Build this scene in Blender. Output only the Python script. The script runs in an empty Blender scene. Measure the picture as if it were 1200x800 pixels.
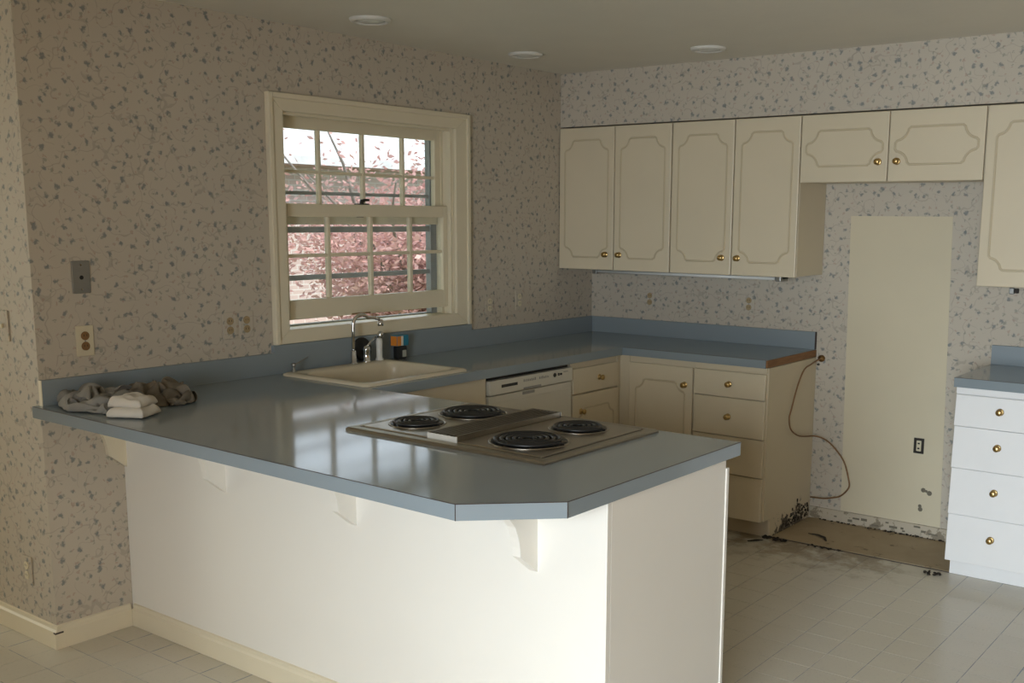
import bpy, bmesh, math, random
from mathutils import Vector, Matrix, noise
R = random.Random(7)
S = bpy.context.scene
COL = S.collection

# ------------------------------------------------------------------ camera
cam = bpy.data.cameras.new('camera'); co = bpy.data.objects.new('camera', cam); COL.objects.link(co)
F_PX = 1252.63
cam.sensor_fit = 'HORIZONTAL'; cam.sensor_width = 36.0; cam.lens = F_PX * 36 / 1200
cam.shift_x = -48.87 / 1200; cam.shift_y = 64.64 / 1200
cam.clip_start = 0.05; cam.clip_end = 200
rt = Vector((0.79742207, 0.60338582, 0.00660354)); up = Vector((-0.1045882, 0.12742717, 0.98631822)); fw = Vector((-0.59428895, 0.78720256, -0.16472028))
co.matrix_world = Matrix(((rt.x, up.x, -fw.x, 3.8358), (rt.y, up.y, -fw.y, -5.4681), (rt.z, up.z, -fw.z, 1.6328), (0, 0, 0, 1)))
S.camera = co

# ------------------------------------------------------------------ light
w = bpy.data.worlds.new('sky'); S.world = w; w.use_nodes = True
bg = w.node_tree.nodes['Background']; bg.inputs[0].default_value = (0.80, 0.90, 1.0, 1); bg.inputs[1].default_value = 2.4
sun = bpy.data.lights.new('sun', 'SUN'); sun.energy = 5.0; sun.angle = 0.02; sun.color = (1.0, 0.95, 0.87)
so = bpy.data.objects.new('sun', sun); COL.objects.link(so)
so.rotation_euler = Vector((0.62, 0.42, 0.66)).to_track_quat('Z', 'Y').to_euler()
def area(name, loc, rot, sx, sy, power, col):
    l = bpy.data.lights.new(name, 'AREA'); l.shape = 'RECTANGLE'; l.size = sx; l.size_y = sy; l.energy = power; l.color = col
    o = bpy.data.objects.new(name, l); COL.objects.link(o); o.location = loc; o.rotation_euler = rot; return o
# main daylight from behind the camera, lamp set in an added glazed room
area('rear_daylight', (3.9, -9.72, 1.75), (math.radians(90), 0, 0), 3.4, 3.1, 720, (0.80, 0.905, 1.0))
# weaker daylight from a window in the side room on the left
area('side_room_daylight', (-3.12, -5.3, 1.35), (math.radians(90), 0, math.radians(-90)), 1.6, 1.3, 32, (0.96, 1.0, 0.86))
vs = S.view_settings; vs.view_transform = 'Standard'; vs.look = 'None'; vs.exposure = 0.0; vs.gamma = 1.0; vs.use_curve_mapping = False

# ------------------------------------------------------------------ materials
def new_mat(name):
    m = bpy.data.materials.new(name); m.use_nodes = True
    nt = m.node_tree; b = nt.nodes['Principled BSDF']
    return m, nt, b
def N(nt, t, **kw):
    n = nt.nodes.new(t)
    for k, v in kw.items():
        if k in ('operation', 'data_type', 'blend_type', 'feature', 'voronoi_dimensions', 'noise_dimensions', 'interpolation_type', 'distance', 'clamp'): setattr(n, k, v)
        else:
            n.inputs[int(k[1:]) if k[0] == 'i' and k[1:].isdigit() else k].default_value = v
    return n
def L(nt, a, b): nt.links.new(a, b)
def math_(nt, op, a, b=None, c=None):
    n = nt.nodes.new('ShaderNodeMath'); n.operation = op
    for i, v in enumerate((a, b, c)):
        if v is None: continue
        if isinstance(v, (int, float)): n.inputs[i].default_value = v
        else: nt.links.new(v, n.inputs[i])
    return n.outputs[0]
def step_(nt, v, lo, hi):       # smooth 0..1 from lo to hi (lo > hi gives a falling ramp)
    n = nt.nodes.new('ShaderNodeMapRange'); n.interpolation_type = 'SMOOTHSTEP'
    nt.links.new(v, n.inputs[0])
    n.inputs[1].default_value = min(lo, hi); n.inputs[2].default_value = max(lo, hi)
    n.inputs[3].default_value = 0 if lo < hi else 1; n.inputs[4].default_value = 1 if lo < hi else 0
    return n.outputs[0]
def mixc(nt, fac, a, b):
    n = nt.nodes.new('ShaderNodeMix'); n.data_type = 'RGBA'
    if isinstance(fac, (int, float)): n.inputs[0].default_value = fac
    else: nt.links.new(fac, n.inputs[0])
    for s, v in ((6, a), (7, b)):
        if isinstance(v, tuple): n.inputs[s].default_value = (*v, 1)
        else: nt.links.new(v, n.inputs[s])
    return n.outputs[2]
def pos(nt): return nt.nodes.new('ShaderNodeNewGeometry').outputs['Position']
def sep(nt, v):
    n = nt.nodes.new('ShaderNodeSeparateXYZ'); nt.links.new(v, n.inputs[0]); return n.outputs
def noise_(nt, vec, scale, detail=2.0, rough=0.5, col=False):
    n = nt.nodes.new('ShaderNodeTexNoise'); n.inputs['Scale'].default_value = scale; n.inputs['Detail'].default_value = detail; n.inputs['Roughness'].default_value = rough
    nt.links.new(vec, n.inputs['Vector']); return n.outputs['Color' if col else 'Fac']
def bump_(nt, b, h, strength=0.2, dist=0.01):
    n = nt.nodes.new('ShaderNodeBump'); n.inputs['Strength'].default_value = strength; n.inputs['Distance'].default_value = dist
    nt.links.new(h, n.inputs['Height']); nt.links.new(n.outputs[0], b.inputs['Normal'])

def paint(name, col, rough=0.5, var=0.06, scale=6.0, metal=0.0, bump=0.0, bscale=60.0, spec=0.5):
    m, nt, b = new_mat(name); p = pos(nt)
    f = noise_(nt, p, scale, 3)
    dk = tuple(c * (1 - var) for c in col); lt = tuple(min(1, c * (1 + var)) for c in col)
    L(nt, mixc(nt, f, dk, lt), b.inputs['Base Color'])
    b.inputs['Roughness'].default_value = rough; b.inputs['Metallic'].default_value = metal
    b.inputs['Specular IOR Level'].default_value = spec
    if bump: bump_(nt, b, noise_(nt, p, bscale, 3), bump, 0.004)
    return m

def make_wallpaper():
    m, nt, b = new_mat('wallpaper'); p = sep(nt, pos(nt))
    u = math_(nt, 'ADD', p[0], p[1])
    cv = nt.nodes.new('ShaderNodeCombineXYZ'); L(nt, u, cv.inputs[0]); L(nt, p[2], cv.inputs[1]); uv = cv.outputs[0]
    # gentle warp of the print
    wn = noise_(nt, uv, 55, 2, 0.6, col=True)
    sub = nt.nodes.new('ShaderNodeVectorMath'); sub.operation = 'SUBTRACT'; L(nt, wn, sub.inputs[0]); sub.inputs[1].default_value = (0.5, 0.5, 0.5)
    mad = nt.nodes.new('ShaderNodeVectorMath'); mad.operation = 'MULTIPLY_ADD'; L(nt, sub.outputs[0], mad.inputs[0]); mad.inputs[1].default_value = (0.035, 0.035, 0); L(nt, uv, mad.inputs[2])
    wuv = mad.outputs[0]
    base = mixc(nt, noise_(nt, uv, 3, 3), (0.51, 0.452, 0.365), (0.555, 0.497, 0.405))
    def vor(scale, off):
        v = nt.nodes.new('ShaderNodeTexVoronoi'); v.voronoi_dimensions = '2D'; v.inputs['Scale'].default_value = scale; v.inputs['Randomness'].default_value = 0.85
        a = nt.nodes.new('ShaderNodeVectorMath'); a.operation = 'ADD'; L(nt, wuv, a.inputs[0]); a.inputs[1].default_value = off; L(nt, a.outputs[0], v.inputs['Vector'])
        return v
    # trailing vines
    for sc, seed, msk in ((7.5, 0.0, 0.40), (10.5, 7.3, 0.46)):
        a = nt.nodes.new('ShaderNodeVectorMath'); a.operation = 'ADD'; L(nt, uv, a.inputs[0]); a.inputs[1].default_value = (seed, seed * 2, 0)
        n1 = noise_(nt, a.outputs[0], sc, 1.5, 0.5)
        line = step_(nt, math_(nt, 'ABSOLUTE', math_(nt, 'SUBTRACT', n1, 0.5)), 0.010, 0.004)
        mk = step_(nt, noise_(nt, a.outputs[0], 14, 1), msk, msk + 0.05)
        base = mixc(nt, math_(nt, 'MULTIPLY', math_(nt, 'MULTIPLY', line, mk), 0.38), base, (0.30, 0.26, 0.22))
    # pinkish buds, leaves, blue blossoms
    v = vor(17, (3.1, 1.7, 0)); base = mixc(nt, math_(nt, 'MULTIPLY', step_(nt, v.outputs['Distance'], 0.12, 0.06), 0.40), base, (0.36, 0.21, 0.17))
    v = vor(19, (0.4, 5.2, 0)); base = mixc(nt, math_(nt, 'MULTIPLY', step_(nt, v.outputs['Distance'], 0.15, 0.07), 0.55), base, (0.22, 0.235, 0.20))
    v = vor(14.0, (0.0, 0.0, 0))
    base = mixc(nt, math_(nt, 'MULTIPLY', step_(nt, v.outputs['Distance'], 0.175, 0.06), 0.74), base, (0.15, 0.175, 0.185))
    L(nt, base, b.inputs['Base Color']); b.inputs['Roughness'].default_value = 0.62
    b.inputs['Specular IOR Level'].default_value = 0.3
    return m

def make_floor(name, lines):
    m, nt, b = new_mat(name); P = pos(nt); p = sep(nt, P)
    c = mixc(nt, noise_(nt, P, 2.2, 4, 0.6), (0.60, 0.55, 0.45), (0.67, 0.62, 0.52))
    c = mixc(nt, math_(nt, 'MULTIPLY', step_(nt, noise_(nt, P, 90, 2), 0.60, 0.70), 0.25), c, (0.42, 0.39, 0.36))
    if lines:
        ls = []
        for ax, o in ((p[0], 0.305), (p[1], -3.325)):
            q = math_(nt, 'FRACT', math_(nt, 'DIVIDE', math_(nt, 'SUBTRACT', ax, o), 0.157))
            d = math_(nt, 'SUBTRACT', 0.5, math_(nt, 'ABSOLUTE', math_(nt, 'SUBTRACT', q, 0.5)))
            ls.append(step_(nt, d, 0.022, 0.010))
        ln = math_(nt, 'MAXIMUM', ls[0], ls[1])
        c = mixc(nt, math_(nt, 'MULTIPLY', ln, math_(nt, 'MULTIPLY', step_(nt, noise_(nt, P, 16, 2), 0.25, 0.55), 0.95)), c, (0.25, 0.28, 0.33))
    # dirt tracked out of the old refrigerator recess: blotches with shapes of their own
    dx = math_(nt, 'ABSOLUTE', math_(nt, 'SUBTRACT', p[0], 1.75))
    near = math_(nt, 'MULTIPLY', step_(nt, p[1], -1.25, -0.45), step_(nt, dx, 0.75, 0.25))
    blot = step_(nt, math_(nt, 'ADD', noise_(nt, P, 7, 5, 0.65), math_(nt, 'MULTIPLY', near, 0.30)), 0.58, 0.86)
    c = mixc(nt, math_(nt, 'MULTIPLY', math_(nt, 'MULTIPLY', blot, near), 0.8), c, (0.20, 0.13, 0.06))
    L(nt, c, b.inputs['Base Color']); b.inputs['Roughness'].default_value = 0.24; b.inputs['Specular IOR Level'].default_value = 0.5
    return m

def make_dirty(name, col, dirt, thr, zfade, scale=9):
    m, nt, b = new_mat(name); P = pos(nt); p = sep(nt, P)
    f = math_(nt, 'ADD', noise_(nt, P, scale, 5, 0.7), math_(nt, 'MULTIPLY', step_(nt, p[2], zfade, 0.0), 0.16))
    c = mixc(nt, noise_(nt, P, 3, 3), tuple(k * 0.93 for k in col), col)
    c = mixc(nt, math_(nt, 'MULTIPLY', math_(nt, 'MULTIPLY', step_(nt, f, thr, thr + 0.06), step_(nt, p[2], zfade, zfade * 0.6)), 0.92), c, dirt)
    L(nt, c, b.inputs['Base Color']); b.inputs['Roughness'].default_value = 0.55
    return m

def make_laminate(name, rough):
    m, nt, b = new_mat(name); P = pos(nt)
    c = mixc(nt, noise_(nt, P, 1.7, 3), (0.235, 0.275, 0.295), (0.255, 0.298, 0.318))
    L(nt, c, b.inputs['Base Color'])
    b.inputs['Roughness'].default_value = rough
    return m

def make_wood():
    m, nt, b = new_mat('raw_board'); P = pos(nt)
    mp = nt.nodes.new('ShaderNodeMapping'); L(nt, P, mp.inputs[0]); mp.inputs['Scale'].default_value = (30, 5, 60)
    L(nt, mixc(nt, noise_(nt, mp.outputs[0], 2, 4, 0.7), (0.13, 0.055, 0.022), (0.36, 0.19, 0.08)), b.inputs['Base Color']); b.inputs['Roughness'].default_value = 0.8
    return m

def make_glass(name, tint=(0.97, 0.98, 0.98)):
    m, nt, b = new_mat(name); nt.nodes.remove(b); out = nt.nodes['Material Output']
    t = nt.nodes.new('ShaderNodeBsdfTransparent'); t.inputs[0].default_value = (*tint, 1)
    g = nt.nodes.new('ShaderNodeBsdfGlossy'); g.inputs['Roughness'].default_value = 0.02
    ge = nt.nodes.new('ShaderNodeNewGeometry'); dt_ = nt.nodes.new('ShaderNodeVectorMath'); dt_.operation = 'DOT_PRODUCT'; L(nt, ge.outputs['Normal'], dt_.inputs[0]); L(nt, ge.outputs['Incoming'], dt_.inputs[1])
    fr_ = math_(nt, 'ADD', math_(nt, 'MULTIPLY', math_(nt, 'POWER', math_(nt, 'SUBTRACT', 1.0, math_(nt, 'ABSOLUTE', dt_.outputs['Value'])), 5.0), 0.96), 0.04)
    P = pos(nt); haze = math_(nt, 'MULTIPLY', step_(nt, noise_(nt, P, 6, 4, 0.6), 0.35, 0.75), 0.07)
    d = nt.nodes.new('ShaderNodeBsdfDiffuse'); d.inputs[0].default_value = (0.8, 0.8, 0.8, 1)
    mx = nt.nodes.new('ShaderNodeMixShader'); L(nt, fr_, mx.inputs[0]); L(nt, t.outputs[0], mx.inputs[1]); L(nt, g.outputs[0], mx.inputs[2])
    m2 = nt.nodes.new('ShaderNodeMixShader'); L(nt, haze, m2.inputs[0]); L(nt, mx.outputs[0], m2.inputs[1]); L(nt, d.outputs[0], m2.inputs[2])
    L(nt, m2.outputs[0], out.inputs[0]); return m

def make_leaf(name, a, c):
    m, nt, b = new_mat(name); P = pos(nt); out = nt.nodes['Material Output']
    L(nt, mixc(nt, noise_(nt, P, 9, 3), a, c), b.inputs['Base Color']); b.inputs['Roughness'].default_value = 0.5
    t = nt.nodes.new('ShaderNodeBsdfTranslucent'); L(nt, mixc(nt, noise_(nt, P, 9, 3), a, c), t.inputs[0])
    mx = nt.nodes.new('ShaderNodeMixShader'); mx.inputs[0].default_value = 0.35; L(nt, b.outputs[0], mx.inputs[1]); L(nt, t.outputs[0], mx.inputs[2]); L(nt, mx.outputs[0], out.inputs[0])
    return m

def make_siding(name, c1, c2, mortar):
    m, nt, b = new_mat(name); p = sep(nt, pos(nt))
    cv = nt.nodes.new('ShaderNodeCombineXYZ'); L(nt, p[1], cv.inputs[0]); L(nt, p[2], cv.inputs[1])
    k = nt.nodes.new('ShaderNodeTexBrick'); L(nt, cv.outputs[0], k.inputs['Vector']); k.inputs['Scale'].default_value = 1.0
    k.inputs['Brick Width'].default_value = 0.22; k.inputs['Row Height'].default_value = 0.075; k.inputs['Mortar Size'].default_value = 0.008
    k.inputs['Color1'].default_value = (*c1, 1); k.inputs['Color2'].default_value = (*c2, 1); k.inputs['Mortar'].default_value = (*mortar, 1)
    L(nt, k.outputs['Color'], b.inputs['Base Color']); b.inputs['Roughness'].default_value = 0.85; return m

CREAM = (0.66, 0.57, 0.41)
M = dict(
    paper=make_wallpaper(), laminate=make_laminate('blue_laminate', 0.10), splash=make_laminate('blue_laminate_matt', 0.42), raw=make_wood(),
    tile=make_floor('vinyl_floor', False), floor=make_floor('vinyl_floor_joints', True),
    cream=paint('cream_cabinet_paint', CREAM, 0.38, 0.04, 4), bead=paint('cream_tan_bead', (0.55, 0.46, 0.31), 0.45, 0.06, 9),  # bead: a darker, tanner cream than the doors
    white=paint('white_enamel', (0.83, 0.82, 0.80), 0.40, 0.03, 5), panelw=paint('peninsula_paint', (0.82, 0.78, 0.70), 0.36, 0.03, 2.5, bump=0.03, bscale=30),
    trim=paint('trim_paint', (0.74, 0.66, 0.49), 0.42, 0.04, 5), bare=paint('bare_wall', (0.64, 0.565, 0.405), 0.75, 0.05, 3),
    ceil=paint('ceiling_knockdown', (0.80, 0.76, 0.66), 0.85, 0.03, 5, bump=0.35, bscale=22),
    plain=paint('tan_bounce_wall', (0.50, 0.35, 0.19), 0.7, 0.08, 3), carpet=paint('brown_bounce_carpet', (0.22, 0.15, 0.09), 0.95, 0.1, 8),  # unseen walls and carpet toned to cut and warm the bounce
    brass=paint('aged_brass', (0.52, 0.36, 0.15), 0.32, 0.25, 60, metal=1.0), darkbrass=paint('brass_rosette', (0.23, 0.13, 0.045), 0.45, 0.2, 60, metal=0.7),
    chrome=paint('chrome', (0.62, 0.62, 0.62), 0.12, 0.03, 20, metal=1.0), bright=paint('daylit_aluminium', (0.80, 0.78, 0.72), 0.4, 0.03, 20, metal=0.5), steel=paint('brushed_steel', (0.37, 0.335, 0.28), 0.30, 0.06, 25, metal=1.0),
    plate=paint('steel_plate', (0.33, 0.33, 0.31), 0.42, 0.06, 25, metal=0.85),
    black=paint('black_enamel', (0.012, 0.012, 0.012), 0.38, 0.1, 30), rubber=paint('black_rubber', (0.012, 0.012, 0.012), 0.6, 0.1, 30),
    seam=paint('laminate_seam', (0.045, 0.03, 0.025), 0.6, 0.1, 30), shadow=paint('dark_cavity', (0.03, 0.025, 0.02), 0.8, 0.1, 30),
    almond=paint('almond_enamel', (0.66, 0.58, 0.43), 0.16, 0.02, 8), dwfront=paint('dishwasher_enamel', (0.66, 0.62, 0.52), 0.32, 0.02, 8), dwsh=paint('dishwasher_print', (0.30, 0.29, 0.26), 0.5, 0.1, 30), label=paint('grey_label', (0.45, 0.45, 0.38), 0.5, 0.08, 30),
    ivory=paint('ivory_plastic', (0.66, 0.59, 0.42), 0.4, 0.03, 30), tan=paint('tan_plastic', (0.38, 0.28, 0.15), 0.5, 0.1, 30), brown=paint('brown_plastic', (0.24, 0.13, 0.05), 0.45, 0.1, 30), boxw=paint('white_plastic', (0.74, 0.72, 0.66), 0.4, 0.03, 30),
    copper=paint('tarnished_copper', (0.26, 0.145, 0.07), 0.5, 0.25, 40, metal=0.4),
    grey=paint('grey_cotton', (0.27, 0.255, 0.225), 0.95, 0.18, 14, bump=0.35, bscale=45, spec=0.1), taupe=paint('taupe_cotton', (0.17, 0.145, 0.11), 0.95, 0.12, 12, bump=0.3, bscale=45, spec=0.1), pale=paint('pale_cotton', (0.62, 0.57, 0.49), 0.95, 0.08, 12, bump=0.25, bscale=45, spec=0.1),
    orange=paint('orange_print', (0.70, 0.24, 0.03), 0.45, 0.05, 30), teal=paint('blue_print', (0.02, 0.20, 0.30), 0.45, 0.05, 30), paperw=paint('white_print', (0.7, 0.68, 0.6), 0.5, 0.05, 30),
    glass=make_glass('window_glass'), alu=paint('storm_aluminium', (0.33, 0.35, 0.37), 0.5, 0.05, 10, metal=0.3),
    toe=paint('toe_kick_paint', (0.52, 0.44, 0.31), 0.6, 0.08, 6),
    dside=make_dirty('soiled_cabinet_side', (0.66, 0.565, 0.40), (0.05, 0.035, 0.02), 0.62, 0.17, 13), dbase=make_dirty('soiled_baseboard', (0.52, 0.45, 0.34), (0.22, 0.18, 0.12), 0.66, 0.20, 12),
    patch=None, grime=paint('black_grime', (0.025, 0.018, 0.012), 0.9, 0.3, 60), adhesive=paint('old_adhesive', (0.17, 0.15, 0.11), 0.9, 0.2, 40),
    lens=paint('frosted_lens', (0.72, 0.72, 0.68), 0.3, 0.02, 30),
    bark=paint('bark', (0.20, 0.165, 0.15), 0.9, 0.2, 20), leaf=make_leaf('maple_leaf', (0.40, 0.17, 0.16), (0.66, 0.42, 0.38)), green=make_leaf('shrub_leaf', (0.10, 0.22, 0.05), (0.28, 0.42, 0.12)),
    lawn=paint('lawn_grass', (0.17, 0.25, 0.08), 0.95, 0.3, 3), roof=paint('roof_shingle', (0.60, 0.60, 0.62), 0.8, 0.15, 4), fascia=paint('eave_fascia', (0.30, 0.17, 0.13), 0.7, 0.06, 8),
    brick=make_siding('far_brick', (0.42, 0.31, 0.29), (0.50, 0.38, 0.35), (0.55, 0.50, 0.48)), hwhite=paint('house_white', (0.75, 0.74, 0.72), 0.7, 0.03, 5), hglass=paint('far_window_glass', (0.08, 0.10, 0.12), 0.15, 0.1, 3))
def make_patch():
    m, nt, b = new_mat('stained_old_floor'); P = pos(nt)
    c = mixc(nt, noise_(nt, P, 5, 5, 0.65), (0.30, 0.22, 0.12), (0.47, 0.37, 0.24))
    c = mixc(nt, math_(nt, 'MULTIPLY', step_(nt, noise_(nt, P, 11, 5, 0.7), 0.60, 0.68), 0.75), c, (0.09, 0.06, 0.03))
    L(nt, c, b.inputs['Base Color']); b.inputs['Roughness'].default_value = 0.55; return m
M['patch'] = make_patch()

# ------------------------------------------------------------------ mesh helpers
class Frame:            # local (u, d, z): u along the face, d out of it, z up
    def __init__(s, o, u, n): s.o, s.u, s.n = Vector(o), Vector(u), Vector(n)
    def __call__(s, u, d, z): return s.o + s.u * u + s.n * d + Vector((0, 0, z))
WORLD = Frame((0, 0, 0), (1, 0, 0), (0, 1, 0))
BACK = Frame((0, 0, 0), (1, 0, 0), (0, -1, 0))      # faces -y, u = x, d = -y
LEFT = Frame((0, 0, 0), (0, 1, 0), (1, 0, 0))       # faces +x, u = y, d = x
class MB:
    def __init__(s, fr=WORLD): s.bm = bmesh.new(); s.f = fr
    def v(s, *p): return s.bm.verts.new(s.f(*p))
    def box(s, u0, u1, d0, d1, z0, z1, dt=None):     # dt: depth of the outer face at the top edge (wedge)
        if dt is None: dt = d1
        q = [s.v(*p) for p in ((u0, d0, z0), (u1, d0, z0), (u1, d1, z0), (u0, d1, z0), (u0, d0, z1), (u1, d0, z1), (u1, dt, z1), (u0, dt, z1))]
        for f in ((0, 3, 2, 1), (4, 5, 6, 7), (0, 1, 5, 4), (1, 2, 6, 5), (2, 3, 7, 6), (3, 0, 4, 7)): s.bm.faces.new([q[i] for i in f])
        return s
    def prism(s, pts, a, b, axis='z'):     # polygon extruded; axis z: pts (u,d), u: pts (d,z), d: pts (u,z)
        mk = {'z': lambda p, t: (p[0], p[1], t), 'u': lambda p, t: (t, p[0], p[1]), 'd': lambda p, t: (p[0], t, p[1])}[axis]
        A = [s.v(*mk(p, a)) for p in pts]; B = [s.v(*mk(p, b)) for p in pts]
        s.bm.faces.new(A); s.bm.faces.new(B[::-1]); n = len(pts)
        for i in range(n): s.bm.faces.new((A[i], A[(i + 1) % n], B[(i + 1) % n], B[i]))
        return s
    def tube(s, path, r, n=8, closed=False, flat=1.0):
        pts = [Vector(s.f(*p)) for p in path]; rs = r if isinstance(r, (list, tuple)) else [r] * len(pts); rings = []; prev = None
        for i, p in enumerate(pts):
            t = (pts[min(i + 1, len(pts) - 1)] - pts[max(i - 1, 0)]) if not closed else pts[(i + 1) % len(pts)] - pts[i - 1]
            t.normalize()
            a = prev if prev is not None else (Vector((0, 0, 1)) if abs(t.z) < 0.9 else Vector((1, 0, 0)))
            x = (a - t * a.dot(t)).normalized(); y = t.cross(x); prev = x
            rings.append([s.bm.verts.new(p + x * math.cos(k * 2 * math.pi / n) * rs[i] * flat + y * math.sin(k * 2 * math.pi / n) * rs[i]) for k in range(n)])
        for i in range(len(rings) - (0 if closed else 1)):
            A, B = rings[i], rings[(i + 1) % len(rings)]
            for k in range(n): s.bm.faces.new((A[k], A[(k + 1) % n], B[(k + 1) % n], B[k]))
        if not closed: s.bm.faces.new(rings[0][::-1]); s.bm.faces.new(rings[-1])
        return s
    def lathe(s, prof, o, axis=(0, 0, 1), n=20):      # prof: (radius, height); o in frame coords, axis in world
        o = s.f(*o); ax = Vector(axis).normalized(); a = Vector((1, 0, 0)) if abs(ax.x) < 0.9 else Vector((0, 1, 0))
        x = (a - ax * a.dot(ax)).normalized(); y = ax.cross(x); rings = []
        for r, h in prof: rings.append([s.bm.verts.new(o + ax * h + (x * math.cos(k * 2 * math.pi / n) + y * math.sin(k * 2 * math.pi / n)) * max(r, 1e-4)) for k in range(n)])
        for A, B in zip(rings, rings[1:]):
            for k in range(n): s.bm.faces.new((A[k], A[(k + 1) % n], B[(k + 1) % n], B[k]))
        s.bm.faces.new(rings[0][::-1]); s.bm.faces.new(rings[-1]); return s
    def sweep(s, path, prof):     # closed path of (u,z) in the face plane; prof (offset, depth)
        n = len(path); rings = []
        for i in range(n):
            p0, p1, p2 = path[i - 1], path[i], path[(i + 1) % n]
            t1 = Vector((p1[0] - p0[0], p1[1] - p0[1])).normalized(); t2 = Vector((p2[0] - p1[0], p2[1] - p1[1])).normalized(); t = (t1 + t2)
            t = t.normalized() if t.length > 1e-6 else t1
            nx, nz = -t.y, t.x
            rings.append([s.v(p1[0] + nx * o, d, p1[1] + nz * o) for o, d in prof])
        m = len(prof)
        for i in range(n):
            A, B = rings[i], rings[(i + 1) % n]
            for k in range(m - 1): s.bm.faces.new((A[k], A[k + 1], B[k + 1], B[k]))
        return s
    def build(s, name, mat, parent=None, smooth=False, bevel=0.0, recalc=True):
        bm = s.bm
        if recalc: bmesh.ops.recalc_face_normals(bm, faces=bm.faces)
        org = Vector((0, 0, 0))
        if parent is not None:
            q = parent
            while q is not None: org += q.location; q = q.parent
        else:
            xs = [v.co for v in bm.verts]
            org = Vector(((min(v.x for v in xs) + max(v.x for v in xs)) / 2, (min(v.y for v in xs) + max(v.y for v in xs)) / 2, min(v.z for v in xs)))
        bmesh.ops.translate(bm, verts=bm.verts, vec=-org)
        me = bpy.data.meshes.new(name); bm.to_mesh(me); bm.free(); me.materials.append(mat)
        if smooth: me.polygons.foreach_set('use_smooth', [True] * len(me.polygons))
        o = bpy.data.objects.new(name, me); COL.objects.link(o)
        if parent is not None: o.parent = parent
        else: o.location = org
        if bevel:
            b = o.modifiers.new('bevel', 'BEVEL'); b.width = bevel; b.segments = 2; b.limit_method = 'ANGLE'
        return o
def tag(o, label, cat, group=None):
    o['label'] = label; o['category'] = cat
    if group: o['group'] = group
    return o
def thing(name, loc, label, cat, group=None):
    o = bpy.data.objects.new(name, None); COL.objects.link(o); o.location = loc; o.empty_display_size = 0.1
    return tag(o, label, cat, group)
def struct(o): o['kind'] = 'structure'; return o
def sthing(name, loc):
    o = bpy.data.objects.new(name, None); COL.objects.link(o); o.location = loc; o['kind'] = 'structure'; return o
def box(name, mat, parent, fr, u0, u1, d0, d1, z0, z1, bevel=0.0, dt=None): return MB(fr).box(u0, u1, d0, d1, z0, z1, dt).build(name, mat, parent, bevel=bevel)

# key measures
H = 2.4526; ZC = 0.9397; ZU = 0.8974; YE = 3.5176; YB = 2.4742; XP = 2.3168
XE = 1.4913; XU = 1.5097; XU2 = 2.4035; ZT = 2.1470; ZB = 1.3400; XR = 2.4098

# ------------------------------------------------------------------ structure
fl = struct(MB().box(-3.2, 5.8, -9.8, 0.0, -0.12, -0.0012).build('floor', M['floor']))
T = 0.157; tm = None
def tile_at(i, j):
    global tm
    x, y = 0.305 + i * T, -3.325 + j * T
    if tm is None:
        o = MB().box(x + 0.0016, x + T - 0.0016, y + 0.0016, y + T - 0.0016, -0.0012, 0.0).build('floor_tile', M['tile'], fl); tm = (o, x, y); return
    o = tm[0].copy(); COL.objects.link(o); o.parent = fl; o.location = (x - tm[1], y - tm[2], 0)
for i in range(-7, 17):
    for j in range(-5, 18):
        x0, x1, y0, y1 = 0.305 + i * T, 0.305 + (i + 1) * T, -3.325 + j * T, -3.325 + (j + 1) * T
        xm, ym = (x0 + x1) / 2, (y0 + y1) / 2
        right = 1.45 < xm < 2.95 and -2.45 < ym and y1 < -0.49 and xm > 1.45 + max(0, -(ym + 1.5)) * 0.55
        left = y1 < -3.19 and xm < 1.05 and (x0 > -0.01 or y1 < -3.53) and ym > -3.95 and xm > -0.75
        if right or left: tile_at(i, j)
MB().box(XE + 0.012, XR + 0.005, -0.482, -0.002, -0.0012, 0.0035).build('old_floor_patch', M['patch'], fl)
MB().box(XE - 0.25, XR + 0.7, -0.489, -0.482, -0.0012, 0.0012).build('seam_gap', M['seam'], fl)

# window wall with its opening
WY0, WY1, WZ0, WZ1 = -2.385, -1.252, 1.110, 2.098
m = MB()
m.box(-0.16, 0, -YE, WY0, 0, H).box(-0.16, 0, WY1, 0.15, 0, H).box(-0.16, 0, WY0, WY1, 0, WZ0).box(-0.16, 0, WY0, WY1, WZ1, H)
struct(m.build('wall_left', M['paper']))
wb = struct(MB().box(0, 4.8, 0, 0.15, 0, H).build('wall_back', M['paper']))
MB(BACK).prism([(1.652, 1.654), (2.176, 1.653), (2.215, 0.068), (1.678, 0.068)], 0, 0.0012, 'd').build('bare_patch', M['bare'], wb)
struct(MB().box(-3.2, -0.16, -YE, -YE + 0.15, 0, H).build('wall_return', M['paper']))
struct(MB().box(-3.35, -3.2, -6.85, -YE + 0.15, 0, H).build('wall_far_left', M['plain']))
struct(MB().box(4.8, 4.95, -6.85, 0.15, 0, H).build('wall_right', M['plain']))
m = MB(); m.box(-3.2, 2.55, -6.85, -6.7, 0, H).box(4.6, 4.8, -6.85, -6.7, 0, H).box(2.55, 4.6, -6.85, -6.7, 2.03, H)  # unseen partition, opening and header shaped to limit the main daylight
m.box(1.75, 5.95, -6.85, -6.7, H, 3.6)
struct(m.build('wall_front', M['plain']))
struct(MB().box(1.75, 1.9, -9.95, -6.85, 0, 3.6).build('wall_added_room_left', M['plain'])); struct(MB().box(5.8, 5.95, -9.95, -6.85, 0, 3.6).build('wall_added_room_right', M['plain']))  # unseen tall room added behind the camera to hold the main lamp
m = MB(); m.box(1.9, 2.1, -9.95, -9.8, 0, 3.6).box(5.7, 5.8, -9.95, -9.8, 0, 3.6).box(2.1, 5.7, -9.95, -9.8, 3.4, 3.6).box(2.1, 5.7, -9.95, -9.8, 0, 0.12)
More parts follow.
